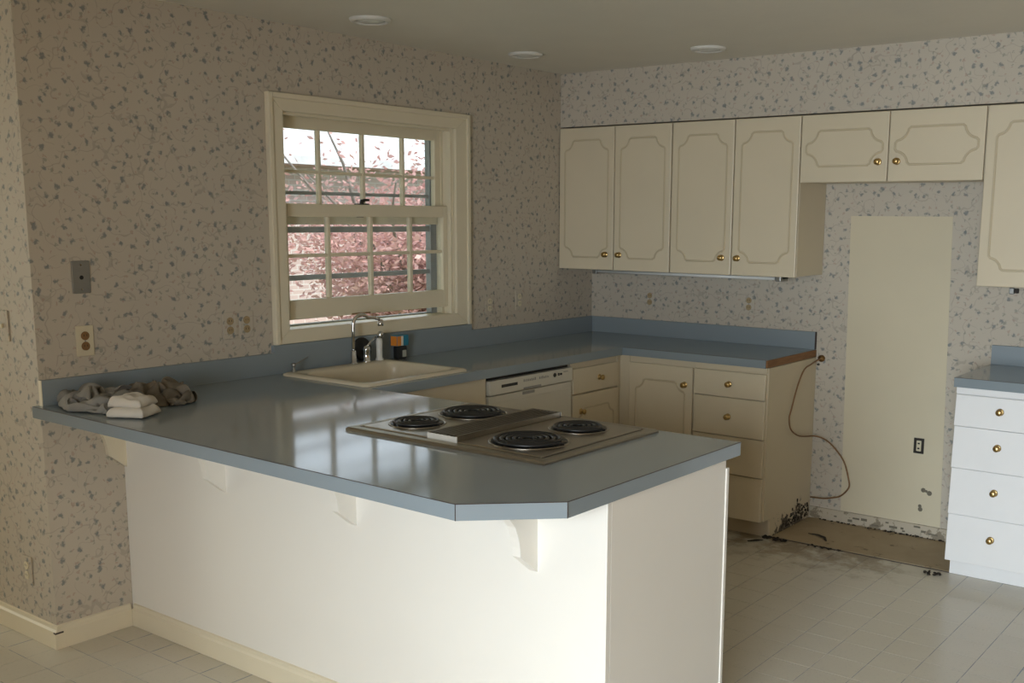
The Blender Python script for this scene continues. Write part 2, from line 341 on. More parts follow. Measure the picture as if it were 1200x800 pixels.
struct(m.build('wall_added_room_front', M['plain']))
struct(MB().box(4.95, 5.8, -6.85, -6.7, 0, H).build('wall_added_room_back', M['plain']))
dr = sthing('window_added', (3.9, -9.87, 0.12))  # unseen glazing of the added room
for k in range(3):
    x0 = 2.1 + 1.2 * k
    m = MB(); m.box(x0, x0 + 0.05, -9.90, -9.86, 0.12, 3.40).box(x0 + 1.15, x0 + 1.2, -9.90, -9.86, 0.12, 3.40).box(x0 + 0.05, x0 + 1.15, -9.90, -9.86, 0.12, 0.19).box(x0 + 0.05, x0 + 1.15, -9.90, -9.86, 3.33, 3.40)
    p_ = m.build('sash', M['trim'], dr); MB().box(x0 + 0.05, x0 + 1.15, -9.885, -9.878, 0.19, 3.33).build('pane', M['glass'], p_)
struct(MB().box(1.75, 5.95, -9.95, -6.7, 3.6, 3.75).build('ceiling_added_room', M['ceil']))
struct(MB().box(-3.2, 5.8, -9.8, -4.75, -0.0012, 0.012).build('floor_bounce_carpet', M['carpet']))  # unseen carpet added to lower and warm the bounced light
struct(MB().box(-3.35, 4.95, -6.85, 0.15, H, H + 0.15).build('ceiling', M['ceil']))
struct(MB(BACK).box(0, 4.8, 0, 0.338, ZT + 0.006, H).build('wall_soffit', M['paper']))
# baseboards
def base_prof(t): return [(0, 0), (t, 0), (t, 0.068), (t * 0.55, 0.076), (t * 0.45, 0.088), (0, 0.092)]
b1 = struct(MB(BACK).prism([(YE + d, z) for d, z in base_prof(0.014)], -3.2, 0.014, 'u').build('baseboard_return', M['trim']))
struct(MB(LEFT).prism(base_prof(0.014), -YE - 0.0, -3.2136, 'u').build('baseboard_left', M['trim']))
box('mitre_gap', M['seam'], b1, BACK, -0.001, 0.0145, YE - 0.018, YE + 0.0142, 0.061, 0.068)
bb = struct(MB(BACK).box(XE + 0.012, XR + 0.005, 0, 0.012, 0, 0.066).build('baseboard_back', M['dbase']))
for k in range(13):      # scabs of old adhesive on the baseboard
    x = R.uniform(1.62, 2.36); z = R.uniform(0.012, 0.052); wd = R.uniform(0.012, 0.05)
    box('adhesive_scab', M['adhesive'], bb, BACK, x, min(x + wd, 2.40), 0.012, 0.0145, z, z + R.uniform(0.006, 0.014))

# ------------------------------------------------------------------ window
wn = sthing('window_1', (0, (WY0 + WY1) / 2, 1.07))
CO = (-2.4535, -1.1643, 1.069, 2.1553); CI = (-2.374, -1.2655, 1.132, 2.083)
def casing(name, a): 
    return MB(LEFT).prism(a, 0.0, 0.02, 'd').build(name, M['trim'], wn, bevel=0.003)
y0, y1, z0, z1 = CO; a0, a1, c0, c1 = CI
casing('casing_board', [(y0, z0), (a0, c0), (a0, c1), (y0, z1)]); casing('casing_board', [(y1, z0), (a1, c0), (a1, c1), (y1, z1)])
casing('casing_board', [(y0, z1), (a0, c1), (a1, c1), (y1, z1)]); casing('casing_board', [(y0, z0), (y1, z0), (a1, c0), (a0, c0)])
for (u0, u1, w0, w1) in ((y0 - .004, y0 + .02, z0, z1 + .004), (y1 - .02, y1 + .004, z0, z1 + .004), (y0 + .02, y1 - .02, z1 - .02, z1 + .004)):
    box('back_band', M['trim'], wn, LEFT, u0, u1, 0.0, 0.030, w0, w1, 0.004)
J0, J1, K0, K1 = -2.372, -1.268, 1.128, 2.085
m = MB(LEFT); m.box(WY0, J0, -0.16, 0.0, WZ0, WZ1).box(J1, WY1, -0.16, 0.0, WZ0, WZ1).box(J0, J1, -0.16, 0.0, K1, WZ1).box(J0, J1, -0.16, 0.0, WZ0, K0)
m.build('jamb', M['trim'], wn)
for u0, u1 in ((J0, J0 + 0.016), (J1 - 0.016, J1)):
    box('parting_stop', M['trim'], wn, LEFT, u0, u1, -0.030, -0.006, K0, K1, 0.003); box('parting_stop', M['trim'], wn, LEFT, u0, u1, -0.0765, -0.0705, K0, K1)
box('parting_stop', M['trim'], wn, LEFT, J0 + 0.016, J1 - 0.016, -0.030, -0.006, K1 - 0.014, K1, 0.003)
def sash(name, d0, d1, u0, u1, z0, z1, st, tr, br, mu, hz, mw):
    m = MB(LEFT); m.box(u0, u0 + st, d0, d1, z0, z1).box(u1 - st, u1, d0, d1, z0, z1).box(u0 + st, u1 - st, d0, d1, z1 - tr, z1).box(u0 + st, u1 - st, d0, d1, z0, z0 + br)
    s = m.build(name, M['trim'], wn, bevel=0.003)
    gu = [u0 + st] + list(mu) + [u1 - st]; gz = [z0 + br, hz, z1 - tr]; dm = (d0 + d1) / 2
    for x in mu: box('muntin', M['trim'], s, LEFT, x - mw, x + mw, dm - 0.011, dm + 0.013, z0 + br, z1 - tr, 0.004)
    box('muntin', M['trim'], s, LEFT, u0 + st, u1 - st, dm - 0.009, dm + 0.011, hz - mw * 0.8, hz + mw * 0.8, 0.004)
    for i in range(4):
        for j in range(2):
            box('pane', M['glass'], s, LEFT, gu[i], gu[i + 1], dm - 0.0015, dm + 0.0015, gz[j], gz[j + 1])
    return s
us = sash('upper_sash', -0.106, -0.077, J0, J1, 1.596, 2.085, 0.055, 0.062, 0.040, (-2.092, -1.818, -1.548), 1.834, 0.009)
ls = sash('lower_sash', -0.070, -0.031, J0, J1, 1.168, 1.690, 0.045, 0.058, 0.088, (-2.082, -1.814, -1.543), 1.456, 0.010)
m = MB(LEFT); m.box(-1.90, -1.825, -0.062, -0.036, 1.690, 1.695).tube([(-1.862, -0.05, 1.695), (-1.862, -0.05, 1.706), (-1.845, -0.046, 1.712), (-1.822, -0.043, 1.712)], [0.012, 0.011, 0.007, 0.006])
m.build('sash_lock', M['black'], wn)
m = MB(LEFT); m.box(-1.875, -1.835, -0.076, -0.068, 1.63, 1.645).lathe([(0.010, 0), (0.013, 0.008), (0.006, 0.014)], (-1.855, -0.073, 1.640))
m.build('lock_keeper', M['black'], us)
m = MB(LEFT); m.box(-1.96, -1.84, -0.031, -0.0295, 1.168, 1.176); m.build('worn_edge', M['brown'], ls)
# aluminium storm window outside
m = MB(LEFT); m.box(J0, J0 + 0.03, -0.158, -0.128, K0, K1).box(J1 - 0.046, J1, -0.158, -0.122, K0, K1).box(J0, J1, -0.158, -0.128, K1 - 0.03, K1).box(J0, J1, -0.158, -0.128, K0, K0 + 0.007)
m.box(J0, J1, -0.150, -0.132, 1.732, 1.748).box(J0, J1, -0.150, -0.126, 1.558, 1.586).box(J0, J1, -0.146, -0.130, 1.338, 1.362)
m.build('storm_frame', M['alu'], wn, bevel=0.002)
box('storm_pane', M['glass'], wn, LEFT, J0 + 0.03, J1 - 0.046, -0.143, -0.141, 1.586, K1 - 0.03)
# ------------------------------------------------------------------ cabinet pieces
def arc(cx, cz, r, a0, a1, n=7): return [(cx + r * math.cos(math.radians(a0 + (a1 - a0) * i / (n - 1))), cz + r * math.sin(math.radians(a0 + (a1 - a0) * i / (n - 1)))) for i in range(n)]
def notch_path(u0, u1, z0, z1, r):
    e = 0.010; return ([(u0 + r + e, z0), (u1 - r - e, z0), (u1 - r - e, z0 + e * 0.3)] + arc(u1, z0, r, 172, 98) + [(u1, z0 + r + e), (u1, z1 - r - e)] + arc(u1, z1, r, 262, 188) + [(u1 - r - e, z1), (u0 + r + e, z1)] + arc(u0, z1, r, 352, 278) + [(u0, z1 - r - e), (u0, z0 + r + e)] + arc(u0, z0, r, 82, 8))
def knob(fr, u, d, z, parent, mat=None):
    ax = fr.n; k = MB(fr).lathe([(0.0165, 0), (0.0165, 0.002), (0.012, 0.0035), (0.0055, 0.005), (0.0055, 0.012), (0.0125, 0.017), (0.0150, 0.022), (0.0135, 0.027), (0.007, 0.0295), (0.0002, 0.030)], (u, d, z), ax, 16).build('knob', M['brass'], parent, smooth=True)
    return k
def door(fr, u0, u1, z0, z1, d, parent, kn=None, inset=(0.04, 0.07), r=0.055, th=0.019, knd=None):
    o = box('door', M['cream'], parent, fr, u0, u1, d, d + th, z0, z1, 0.004)
    iu, iz = inset; w = 0.0065
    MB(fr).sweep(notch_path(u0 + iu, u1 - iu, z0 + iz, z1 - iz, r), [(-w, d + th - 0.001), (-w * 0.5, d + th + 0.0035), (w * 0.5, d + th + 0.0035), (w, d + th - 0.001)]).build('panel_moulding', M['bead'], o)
    if kn: knob(fr, kn[0], d + th, kn[1], o)
    return o
def drawer(fr, u0, u1, z0, z1, d, parent, kn, mat='cream', out=0.026):
    o = box('drawer', M[mat], parent, fr, u0, u1, d, d + out, z0, z1, 0.003, dt=d + 0.015)
    if kn: knob(fr, kn[0], d + 0.014 + (out - 0.015) * (z1 - kn[1]) / (z1 - z0), kn[1], o)
    return o
def carcass(name, fr, u0, u1, d1, z0, z1, label, cat='cabinet', mat='cream', toe=True, d0=0.003, group=None):
    o = fr((u0 + u1) / 2, d1 / 2, 0); t = thing(name, (o.x, o.y, 0 if toe else z0), label, cat, group)
    if toe:
        MB(fr).prism([(d0, 0), (d1 - 0.075, 0), (d1 - 0.075, 0.10), (d1, 0.10), (d1, z1), (d0, z1)], u0 + 0.0008, u1 - 0.0008, 'u').build('body', M[mat], t)
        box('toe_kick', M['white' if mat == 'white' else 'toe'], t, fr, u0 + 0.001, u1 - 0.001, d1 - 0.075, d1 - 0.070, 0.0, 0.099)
    else:
        box('body', M[mat], t, fr, u0 + 0.0008, u1 - 0.0008, d0, d1, z0, z1, 0.002)
    return t

# upper cabinets on the back wall
DB = 0.333
ca = carcass('upper_cabinet', BACK, 0.003, 0.764, DB, ZB + 0.004, ZT, 'cream two-door wall cabinet in the corner beside the window wall', toe=False)
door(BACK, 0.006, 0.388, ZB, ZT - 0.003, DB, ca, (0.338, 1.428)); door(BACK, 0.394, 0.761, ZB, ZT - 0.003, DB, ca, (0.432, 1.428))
cb = carcass('upper_cabinet', BACK, 0.766, XU, DB, ZB + 0.004, ZT, 'cream two-door wall cabinet whose open side borders the refrigerator recess', toe=False)
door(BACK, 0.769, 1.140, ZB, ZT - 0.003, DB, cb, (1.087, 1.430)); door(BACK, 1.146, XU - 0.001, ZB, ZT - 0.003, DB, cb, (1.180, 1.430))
cc = carcass('upper_cabinet', BACK, XU + 0.002, XU2, DB, 1.820, ZT, 'short cream two-door cabinet high above the bare wall patch', toe=False)
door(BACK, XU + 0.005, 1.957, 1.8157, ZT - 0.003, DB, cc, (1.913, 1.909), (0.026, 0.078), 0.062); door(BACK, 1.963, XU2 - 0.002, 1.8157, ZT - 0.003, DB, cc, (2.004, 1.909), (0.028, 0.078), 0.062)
cd_ = carcass('upper_cabinet', BACK, XU2 + 0.002, 3.23, DB, ZB + 0.002, ZT, 'tall cream wall cabinet hanging above the separate drawer cabinet', toe=False)
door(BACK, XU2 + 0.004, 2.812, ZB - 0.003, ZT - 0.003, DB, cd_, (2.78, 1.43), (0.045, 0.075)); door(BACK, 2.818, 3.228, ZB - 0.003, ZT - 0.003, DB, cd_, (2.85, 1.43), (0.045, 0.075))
# under-cabinet light bar
ul = thing('undercabinet_light', (0.83, -0.25, 1.31), 'slim grey light bar fixed under the cream wall cabinets', 'light')
box('housing', M['plate'], ul, BACK, 0.20, 1.40, 0.19, 0.265, 1.322, 1.343, 0.003)
MB(BACK).tube([(0.22, 0.27, 1.327), (1.36, 0.27, 1.327)], 0.009, 10).build('tube', M['lens'], ul, smooth=True)
for u in (0.20, 1.37): box('end_bracket', M['plate'], ul, BACK, u, u + 0.03, 0.19, 0.285, 1.312, 1.343, 0.003)

# base cabinets, back wall
DF = 0.575
c1_ = carcass('base_cabinet', BACK, 0.603, 1.0755, DF, 0, ZU - 0.001, 'cream base cabinet with one panelled door in the inner counter corner')
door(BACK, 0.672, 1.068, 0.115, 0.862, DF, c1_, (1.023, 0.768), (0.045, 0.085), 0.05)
box('stile', M['cream'], c1_, BACK, 0.6045, 0.668, DF, DF + 0.006, 0.10, ZU - 0.002)
c2_ = carcass('drawer_cabinet', BACK, 1.0765, XE - 0.004, DF, 0, ZU - 0.001, 'cream four-drawer base cabinet with a soiled end beside the empty refrigerator recess')
for (z0_, z1_, kz) in ((0.732, 0.862, 0.797), (0.530, 0.726, 0.628), (0.330, 0.524, 0.43), (0.098, 0.324, 0.21)): drawer(BACK, 1.081, XE - 0.004, z0_, z1_, DF, c2_, (1.284, kz))
box('top_rail', M['cream'], c2_, BACK, 1.078, XE - 0.002, DF, DF + 0.012, 0.868, ZU - 0.002, 0.002)
MB(BACK).prism([(0.002, 0), (DF - 0.075, 0), (DF - 0.075, 0.10), (DF, 0.10), (DF, ZU - 0.002), (0.002, ZU - 0.002)], XE - 0.0045, XE + 0.006, 'u').build('end_panel', M['dside'], c2_)
# base units, window wall
c3 = carcass('base_cabinet', LEFT, -1.042, -0.590, 0.598, 0, ZU - 0.001, 'narrow cream base cabinet with one drawer over a door beside the dishwasher')
drawer(LEFT, -1.036, -0.612, 0.728, 0.860, 0.598, c3, (-0.795, 0.795), out=0.019); door(LEFT, -1.036, -0.612, 0.115, 0.720, 0.598, c3, (-0.965, 0.632), (0.05, 0.075), 0.045)
box('stile', M['cream'], c3, LEFT, -0.608, -0.5815, 0.598, 0.604, 0.10, ZU - 0.002)
dw = thing('dishwasher', (0.3, -1.378, 0), 'cream built-in dishwasher with dark top gap under the blue counter', 'dishwasher')
box('body', M['shadow'], dw, LEFT, -1.708, -1.046, 0.05, 0.585, 0.0, ZU - 0.002)
dd = box('door', M['dwfront'], dw, LEFT, -1.706, -1.048, 0.585, 0.615, 0.10, 0.802, 0.004)
box('door_crease', M['dwfront'], dd, LEFT, -1.690, -1.064, 0.615, 0.6175, 0.765, 0.770)
cp = box('control_panel', M['dwfront'], dw, LEFT, -1.706, -1.048, 0.585, 0.622, 0.806, 0.876, 0.005)
box('vent_slot', M['black'], cp, LEFT, -1.622, -1.502, 0.6205, 0.6235, 0.838, 0.852)
box('handle_recess', M['dwsh'], cp, LEFT, -1.455, -1.315, 0.6205, 0.6228, 0.809, 0.819); box('handle_recess', M['dwsh'], dd, LEFT, -1.455, -1.36, 0.6145, 0.6165, 0.783, 0.797)
x = -1.455
for k in range(16):
    if k in (8,): x += 0.022; continue
    w_ = R.uniform(0.005, 0.010); box('print_mark', M['dwsh'], cp, LEFT, x, x + w_, 0.6215, 0.6225, 0.846, 0.846 + R.uniform(0.008, 0.014)); x += w_ + 0.005
for k, (u, r_) in enumerate(((-1.205, 0.011), (-1.172, 0.007), (-1.152, 0.006))):
    MB(LEFT).lathe([(r_, 0), (r_, 0.004), (r_ * 0.8, 0.006)], (u, 0.6215, 0.852), (1, 0, 0), 12).build('push_button', M['black'], cp)
box('print_mark', M['dwsh'], cp, LEFT, -1.13, -1.09, 0.6215, 0.6225, 0.858, 0.862); box('kick_plate', M['black'], dw, LEFT, -1.706, -1.048, 0.50, 0.52, 0.0, 0.098)
c4 = carcass('sink_cabinet', LEFT, -2.474, -1.711, 0.585, 0, 0.72, 'cream sink base cabinet with plain false front under the sink edge', d0=0.02)
box('false_front', M['cream'], c4, LEFT, -2.474, -1.713, 0.585, 0.604, 0.725, ZU - 0.002, 0.003); box('door', M['cream'], c4, LEFT, -2.47, -2.096, 0.585, 0.603, 0.115, 0.718, 0.004); box('door', M['cream'], c4, LEFT, -2.09, -1.716, 0.585, 0.603, 0.115, 0.718, 0.004)
# drawer cabinets right of the recess
DR = 0.560
c5 = carcass('drawer_cabinet', BACK, XR + 0.006, 2.812, DR, 0, ZU - 0.001, 'bright white four-drawer base cabinet standing alone past the bare wall patch', mat='white')
for (z0_, z1_, kz) in ((0.7205, 0.863, 0.801), (0.527, 0.7175, 0.639), (0.311, 0.524, 0.434), (0.090, 0.308, 0.216)): drawer(BACK, XR + 0.008, 2.808, z0_, z1_, DR, c5, (2.612, kz), 'white')
box('top_rail', M['white'], c5, BACK, XR + 0.007, 2.811, DR, DR + 0.014, 0.868, ZU - 0.002, 0.002)
c6 = carcass('base_cabinet', BACK, 2.814, 3.60, DR, 0, ZU - 0.001, 'white base cabinet beyond the four-drawer unit', mat='white')
for k in range(2): drawer(BACK, 2.820 + 0.39 * k, 3.205 + 0.39 * k, 0.722, 0.862, DR, c6, (3.01 + 0.39 * k, 0.80), 'white'); box('door', M['white'], c6, BACK, 2.820 + 0.39 * k, 3.205 + 0.39 * k, DR, DR + 0.019, 0.10, 0.716, 0.004)

# ------------------------------------------------------------------ counters
def loop(bm, pts, z):
    vs_ = [bm.verts.new((x, y, z)) for x, y in pts]; return [bm.edges.new((vs_[i], vs_[(i + 1) % len(vs_)])) for i in range(len(vs_))]
OUT = [(0.0005, -0.0005), (XE, -0.0005), (XE, -0.6085), (0.636, -0.6085), (0.636, -YB), (XP, -YB), (XP, -3.3955), (2.1144, -3.5856), (-0.0125, -3.5426), (-0.0125, -YE - 0.001), (0.0005, -YE - 0.001)]
SH = [(0.10, -2.445), (0.575, -2.445), (0.575, -1.858), (0.10, -1.858)]
m = MB(); E_ = loop(m.bm, OUT, ZC) + loop(m.bm, SH, ZC)
bmesh.ops.triangle_fill(m.bm, use_beauty=True, edges=E_, normal=(0, 0, 1))
r = bmesh.ops.extrude_face_region(m.bm, geom=list(m.bm.faces)); bmesh.ops.translate(m.bm, verts=[g for g in r['geom'] if isinstance(g, bmesh.types.BMVert)], vec=(0, 0, ZU - ZC))
ct = thing('countertop', (0.9, -2.0, ZU), 'blue laminate countertop running from the back wall round to the peninsula', 'countertop')
m.build('slab', M['laminate'], ct)
box('cut_end', M['raw'], ct, WORLD, XE, XE + 0.006, -0.604, -0.004, ZU + 0.002, ZC - 0.003)
MB().tube([(0.637, -0.6092, ZC), (XE, -0.6092, ZC)], 0.0009, 5).build('edge_seam', M['seam'], ct)
MB().tube([(0.0, -3.5432, ZC), (2.1146, -3.5862, ZC), (XP + 0.0005, -3.3958, ZC), (XP + 0.0005, -YB, ZC)], 0.0011, 5).build('edge_seam', M['seam'], ct)
for x_, y_ in ((2.1146, -3.5862), (XP + 0.0004, -3.3958)): MB().tube([(x_, y_, ZC), (x_, y_, ZU)], 0.0011, 5).build('edge_seam', M['seam'], ct)
MB(LEFT).prism([(-YE, ZC), (-0.0005, ZC), (-0.0005, 1.034), (-1.150, 1.034), (-1.150, 1.0675), (-2.468, 1.0675), (-2.468, 1.034), (-YE, 1.034)], 0.0005, 0.0195, 'd').build('backsplash', M['splash'], ct)
box('backsplash', M['splash'], ct, BACK, 0.0195, XE, 0.0005, 0.0195, ZC, 1.034, 0.001)
box('backsplash_end', M['seam'], ct, BACK, XE, XE + 0.003, 0.0005, 0.0195, ZC, 1.034)
box('backsplash_end', M['trim'], ct, LEFT, -YE - 0.003, -YE, 0.0005, 0.0195, ZC, 1.034)
rc = thing('countertop', (3.0, -0.3, ZU), 'short blue laminate countertop on the white drawer cabinet', 'countertop')
box('slab', M['laminate'], rc, BACK, XR, 3.61, 0.0005, 0.5958, ZU, ZC); box('backsplash', M['splash'], rc, BACK, XR, 3.61, 0.0005, 0.0195, ZC, 1.034, 0.001)
MB(BACK).tube([(XR, 0.5964, ZC), (3.61, 0.5964, ZC)], 0.0009, 5).build('edge_seam', M['seam'], rc)

# ------------------------------------------------------------------ peninsula
XBp = 2.3058; YF = 3.2016
pn = thing('peninsula_cabinet', (1.15, -2.87, 0), 'long white painted peninsula base under the blue breakfast counter', 'cabinet')
box('front_panel', M['panelw'], pn, BACK, 0.001, XBp, YF - 0.02, YF, 0, ZU - 0.0005, 0.0015)
box('end_panel', M['panelw'], pn, BACK, XBp - 0.02, XBp, 2.548, YF - 0.0205, 0, ZU - 0.0005)
box('end_stile', M['panelw'], pn, BACK, XBp - 0.022, XBp + 0.004, 2.531, 2.5475, 0, ZU - 0.03, 0.002)
box('back_panel', M['cream'], pn, BACK, 0.64, XBp - 0.022, 2.532, 2.55, 0.10, ZU - 0.0005)
bbp = MB(BACK).prism([(YF + d, z) for d, z in base_prof(0.012)], 0.0145, XBp, 'u').build('baseboard', M['trim'], pn)
BP = [(0, .655), (.075, .716), (.077, .742), (.084, .772), (.098, .806), (.120, .832), (.155, .855), (.20, .870), (.235, .878), (.235, ZU - 0.0005), (0, ZU - 0.0005)]
for x1 in (0.655, 1.336, 2.072): MB(BACK).prism([(YF + a, z) for a, z in BP], x1 - 0.030, x1, 'u').build('bracket', M['panelw'], pn)
MB(BACK).prism([(YF + a, z) for a, z in BP], 0.0015, 0.022, 'u').build('bracket', M['trim'], pn)

# ------------------------------------------------------------------ cooktop
kt = thing('cooktop', (1.62, -2.815, ZC), 'stainless four-coil electric cooktop with centre vent grille set in the peninsula', 'cooktop')
x0, x1, y0, y1 = 1.208, 2.034, -3.124, -2.508; rw = 0.030
m = MB()
ring = lambda a, z: [(x0 + a, y0 + a, z), (x1 - a, y0 + a, z), (x1 - a, y1 - a, z), (x0 + a, y1 - a, z)]
prev = None
for a, z in ((0.0, ZC + 0.0003), (0.0, ZC + 0.006), (0.005, ZC + 0.011), (0.024, ZC + 0.013), (0.031, ZC + 0.012), (0.033, ZC + 0.005)):
    cur = [m.bm.verts.new(p) for p in ring(a, z)]
    if prev:
        for i in range(4): m.bm.faces.new((prev[i], prev[(i + 1) % 4], cur[(i + 1) % 4], cur[i]))
    prev = cur
m.bm.faces.new(prev); m.build('rim', M['steel'], kt)
for u0, u1 in ((1.248, 1.536), (1.664, 1.994)): box('cartridge_plate', M['steel'], kt, WORLD, u0, u1, -3.084, -2.548, ZC + 0.004, ZC + 0.0145, 0.003)
vg = box('vent_grille', M['shadow'], kt, WORLD, 1.540, 1.660, -3.074, -2.548, ZC + 0.004, ZC + 0.012)
for k in range(8):
    xx = 1.5445 + k * 0.0152; box('vent_slat', M['steel'], vg, WORLD, xx, xx + 0.0055, -3.072, -2.552, ZC + 0.012, ZC + 0.030)
box('grille_frame', M['steel'], vg, WORLD, 1.538, 1.5435, -3.078, -2.548, ZC + 0.005, ZC + 0.031); box('grille_frame', M['steel'], vg, WORLD, 1.6565, 1.662, -3.078, -2.548, ZC + 0.005, ZC + 0.031)
box('grille_end', M['bright'], vg, WORLD, 1.538, 1.662, -3.082, -3.078, ZC + 0.005, ZC + 0.028); box('grille_end', M['chrome'], vg, WORLD, 1.538, 1.662, -2.552, -2.546, ZC + 0.005, ZC + 0.031)  # front end lighter than the back one, daylight reflection put into its colour
def burner(cx, cy, r):
    b = MB().lathe([(r + 0.009, 0.0), (r + 0.009, 0.002), (r + 0.006, 0.0032), (r + 0.003, 0.002), (r + 0.002, 0.0012), (r * 0.3, 0.0008)], (cx, cy, ZC + 0.0145), n=36).build('drip_bowl', M['steel'], kt, smooth=True)
    MB().lathe([(r + 0.001, 0.0), (r + 0.001, 0.0008), (0.02, 0.0006)], (cx, cy, ZC + 0.0158), n=36).build('bowl_liner', M['black'], b)
    turns = 5.0 if r > 0.1 else 4.0; n = int(turns * 26); pts = []
    for i in range(n + 1):
        t = i / n; rr = 0.016 + (r - 0.016 - 0.004) * t; a = t * turns * 2 * math.pi; pts.append((cx + rr * math.cos(a), cy + rr * math.sin(a), ZC + 0.0235))
    a = turns * 2 * math.pi; pts += [(cx + (r + 0.006) * math.cos(a + .1), cy + (r + 0.006) * math.sin(a + .1), ZC + 0.020)]
    MB().tube(pts, 0.0062 if r > 0.1 else 0.0060, 6, flat=0.75).build('coil', M['black'], b, smooth=True)
    for k in range(3):
        q = k * 2.094 + 0.5; MB().tube([(cx, cy, ZC + 0.0175), (cx + r * math.cos(q), cy + r * math.sin(q), ZC + 0.0175)], 0.002, 5).build('coil_support', M['steel'], b)
    MB().lathe([(0.014, 0), (0.014, 0.0015), (0.0005, 0.002)], (cx, cy, ZC + 0.019), n=14).build('coil_medallion', M['steel'], b)
burner(1.362, -2.945, 0.088); burner(1.385, -2.690, 0.114); burner(1.832, -2.938, 0.118); burner(1.832, -2.676, 0.091)

# ------------------------------------------------------------------ sink and its fittings
def rrect(x0, x1, y0, y1, r, n=6):
    out = []
    for cx, cy, a in ((x1 - r, y1 - r, 0), (x0 + r, y1 - r, 90), (x0 + r, y0 + r, 180), (x1 - r, y0 + r, 270)):
        out += [(cx + r * math.cos(math.radians(a + 90 * i / n)), cy + r * math.sin(math.radians(a + 90 * i / n))) for i in range(n + 1)]
    return out
sk = thing('sink', (0.33, -2.15, ZC), 'almond drop-in kitchen sink set in the counter below the window', 'sink')
m = MB(); prev = None
for a, z, r_ in ((0, 0.0005, .03), (0.001, 0.008, .03), (0.010, 0.0125, .03), (0.030, 0.0125, .035), (None, 0.012, .06), (None, 0.004, .06), (None, -0.02, .06), (None, -0.165, .05), (None, -0.18, .04)):
    if a is not None: q = rrect(0.058 + a, 0.606 - a, -2.470 + a, -1.832 - a, r_)
    else:
        k = {0.012: 0.0, 0.004: 0.006, -0.02: 0.009, -0.165: 0.025, -0.18: 0.05}[z]; q = rrect(0.150 + k, 0.566 - k, -2.430 + k, -1.872 - k, r_)
    cur = [m.bm.verts.new((px, py, ZC + z)) for px, py in q]
    if prev:
        for i in range(len(cur)): m.bm.faces.new((prev[i], prev[(i + 1) % len(cur)], cur[(i + 1) % len(cur)], cur[i]))
    prev = cur
m.bm.faces.new(prev[::-1]); m.build('basin', M['almond'], sk, smooth=True, recalc=True)
MB().lathe([(0.045, 0), (0.045, 0.003), (0.03, 0.001), (0.0005, 0.001)], (0.36, -2.15, ZC - 0.1795), n=20).build('drain', M['chrome'], sk, smooth=True)
ZS = ZC + 0.0127
fa = thing('faucet', (0.085, -2.06, ZS), 'chrome gooseneck faucet with single handle behind the almond sink', 'faucet')
bp = [(0.085, -2.06, ZS + 0.05), (0.085, -2.06, ZS + 0.16)]
for i in range(9):
    a = math.radians(180 - i * 17); bp.append((0.085 + 0.045 * (1 + math.cos(a)) * 0.35, -2.06 + 0.045 * (1 + math.cos(a)) * 0.92, ZS + 0.178 + 0.05 * math.sin(a)))
bp += [(0.122, -1.962, ZS + 0.212), (0.131, -1.936, ZS + 0.203)]
MB().tube(bp, 0.0085, 10).build('spout', M['chrome'], fa, smooth=True)
MB().lathe([(0.014, 0), (0.014, 0.012), (0.010, 0.03)], (0.133, -1.930, ZS + 0.172), n=14).build('aerator', M['chrome'], fa, smooth=True)
MB().lathe([(0.020, 0), (0.020, 0.004), (0.013, 0.008), (0.0125, 0.055), (0.009, 0.062)], (0.085, -2.06, ZS), n=16).build('spout_base', M['chrome'], fa, smooth=True)
hd = MB().lathe([(0.022, 0), (0.022, 0.004), (0.0165, 0.010), (0.0165, 0.050), (0.019, 0.056), (0.016, 0.072), (0.006, 0.078)], (0.085, -1.978, ZS), n=16).build('handle_body', M['chrome'], fa, smooth=True)
MB().tube([(0.085, -1.978, ZS + 0.070), (0.085, -1.945, ZS + 0.098), (0.085, -1.918, ZS + 0.114)], [0.006, 0.005, 0.004], 8).build('lever', M['chrome'], hd, smooth=True)
sp = thing('side_sprayer', (0.082, -1.892, ZS), 'white side sprayer with chrome tip standing beside the faucet', 'sprayer')
MB().lathe([(0.020, 0), (0.020, 0.006), (0.014, 0.012), (0.0145, 0.06), (0.016, 0.09), (0.012, 0.105)], (0.082, -1.892, ZS), n=16).build('body', M['boxw'], sp, smooth=True)
MB().lathe([(0.010, 0), (0.013, 0.012), (0.016, 0.022), (0.012, 0.034), (0.003, 0.038)], (0.082, -1.892, ZS + 0.103), (0.15, 0.3, 1), n=14).build('tip', M['chrome'], sp, smooth=True)
tag(MB().lathe([(0.050, 0), (0.056, 0.003), (0.056, 0.012), (0.048, 0.016), (0.012, 0.016), (0.010, 0.024), (0.0005, 0.025)], (0.022, -1.955, ZC + 0.0535 + 0.013), (1, 0, 0.16), 24).build('sink_stopper', M['rubber'], smooth=True), 'black rubber sink stopper leaning on the backsplash behind the faucet', 'stopper')
fs = thing('filter_tap', (0.085, -2.415, ZS), 'tiny dark lever tap at the sink corner by the countertop bend', 'tap')
MB().lathe([(0.013, 0), (0.013, 0.004), (0.007, 0.008), (0.007, 0.022), (0.010, 0.026), (0.010, 0.036), (0.003, 0.040)], (0.085, -2.415, ZS), n=12).build('body', M['plate'], fs, smooth=True)
MB().tube([(0.085, -2.415, ZS + 0.030), (0.08, -2.375, ZS + 0.040), (0.075, -2.325, ZS + 0.056)], [0.0035, 0.003, 0.0025], 6).build('lever', M['plate'], fs, smooth=True)
bt = thing('bottle', (0.065, -1.735, ZC), 'small black bottle with orange, white and blue label behind the sink', 'bottle')
m = MB(); m.box(0.042, 0.080, -1.764, -1.700, ZC, ZC + 0.066); m.build('body', M['black'], bt, bevel=0.008)
box('body_label', M['label'], bt, WORLD, 0.080, 0.0812, -1.735, -1.708, ZC + 0.012, ZC + 0.045)
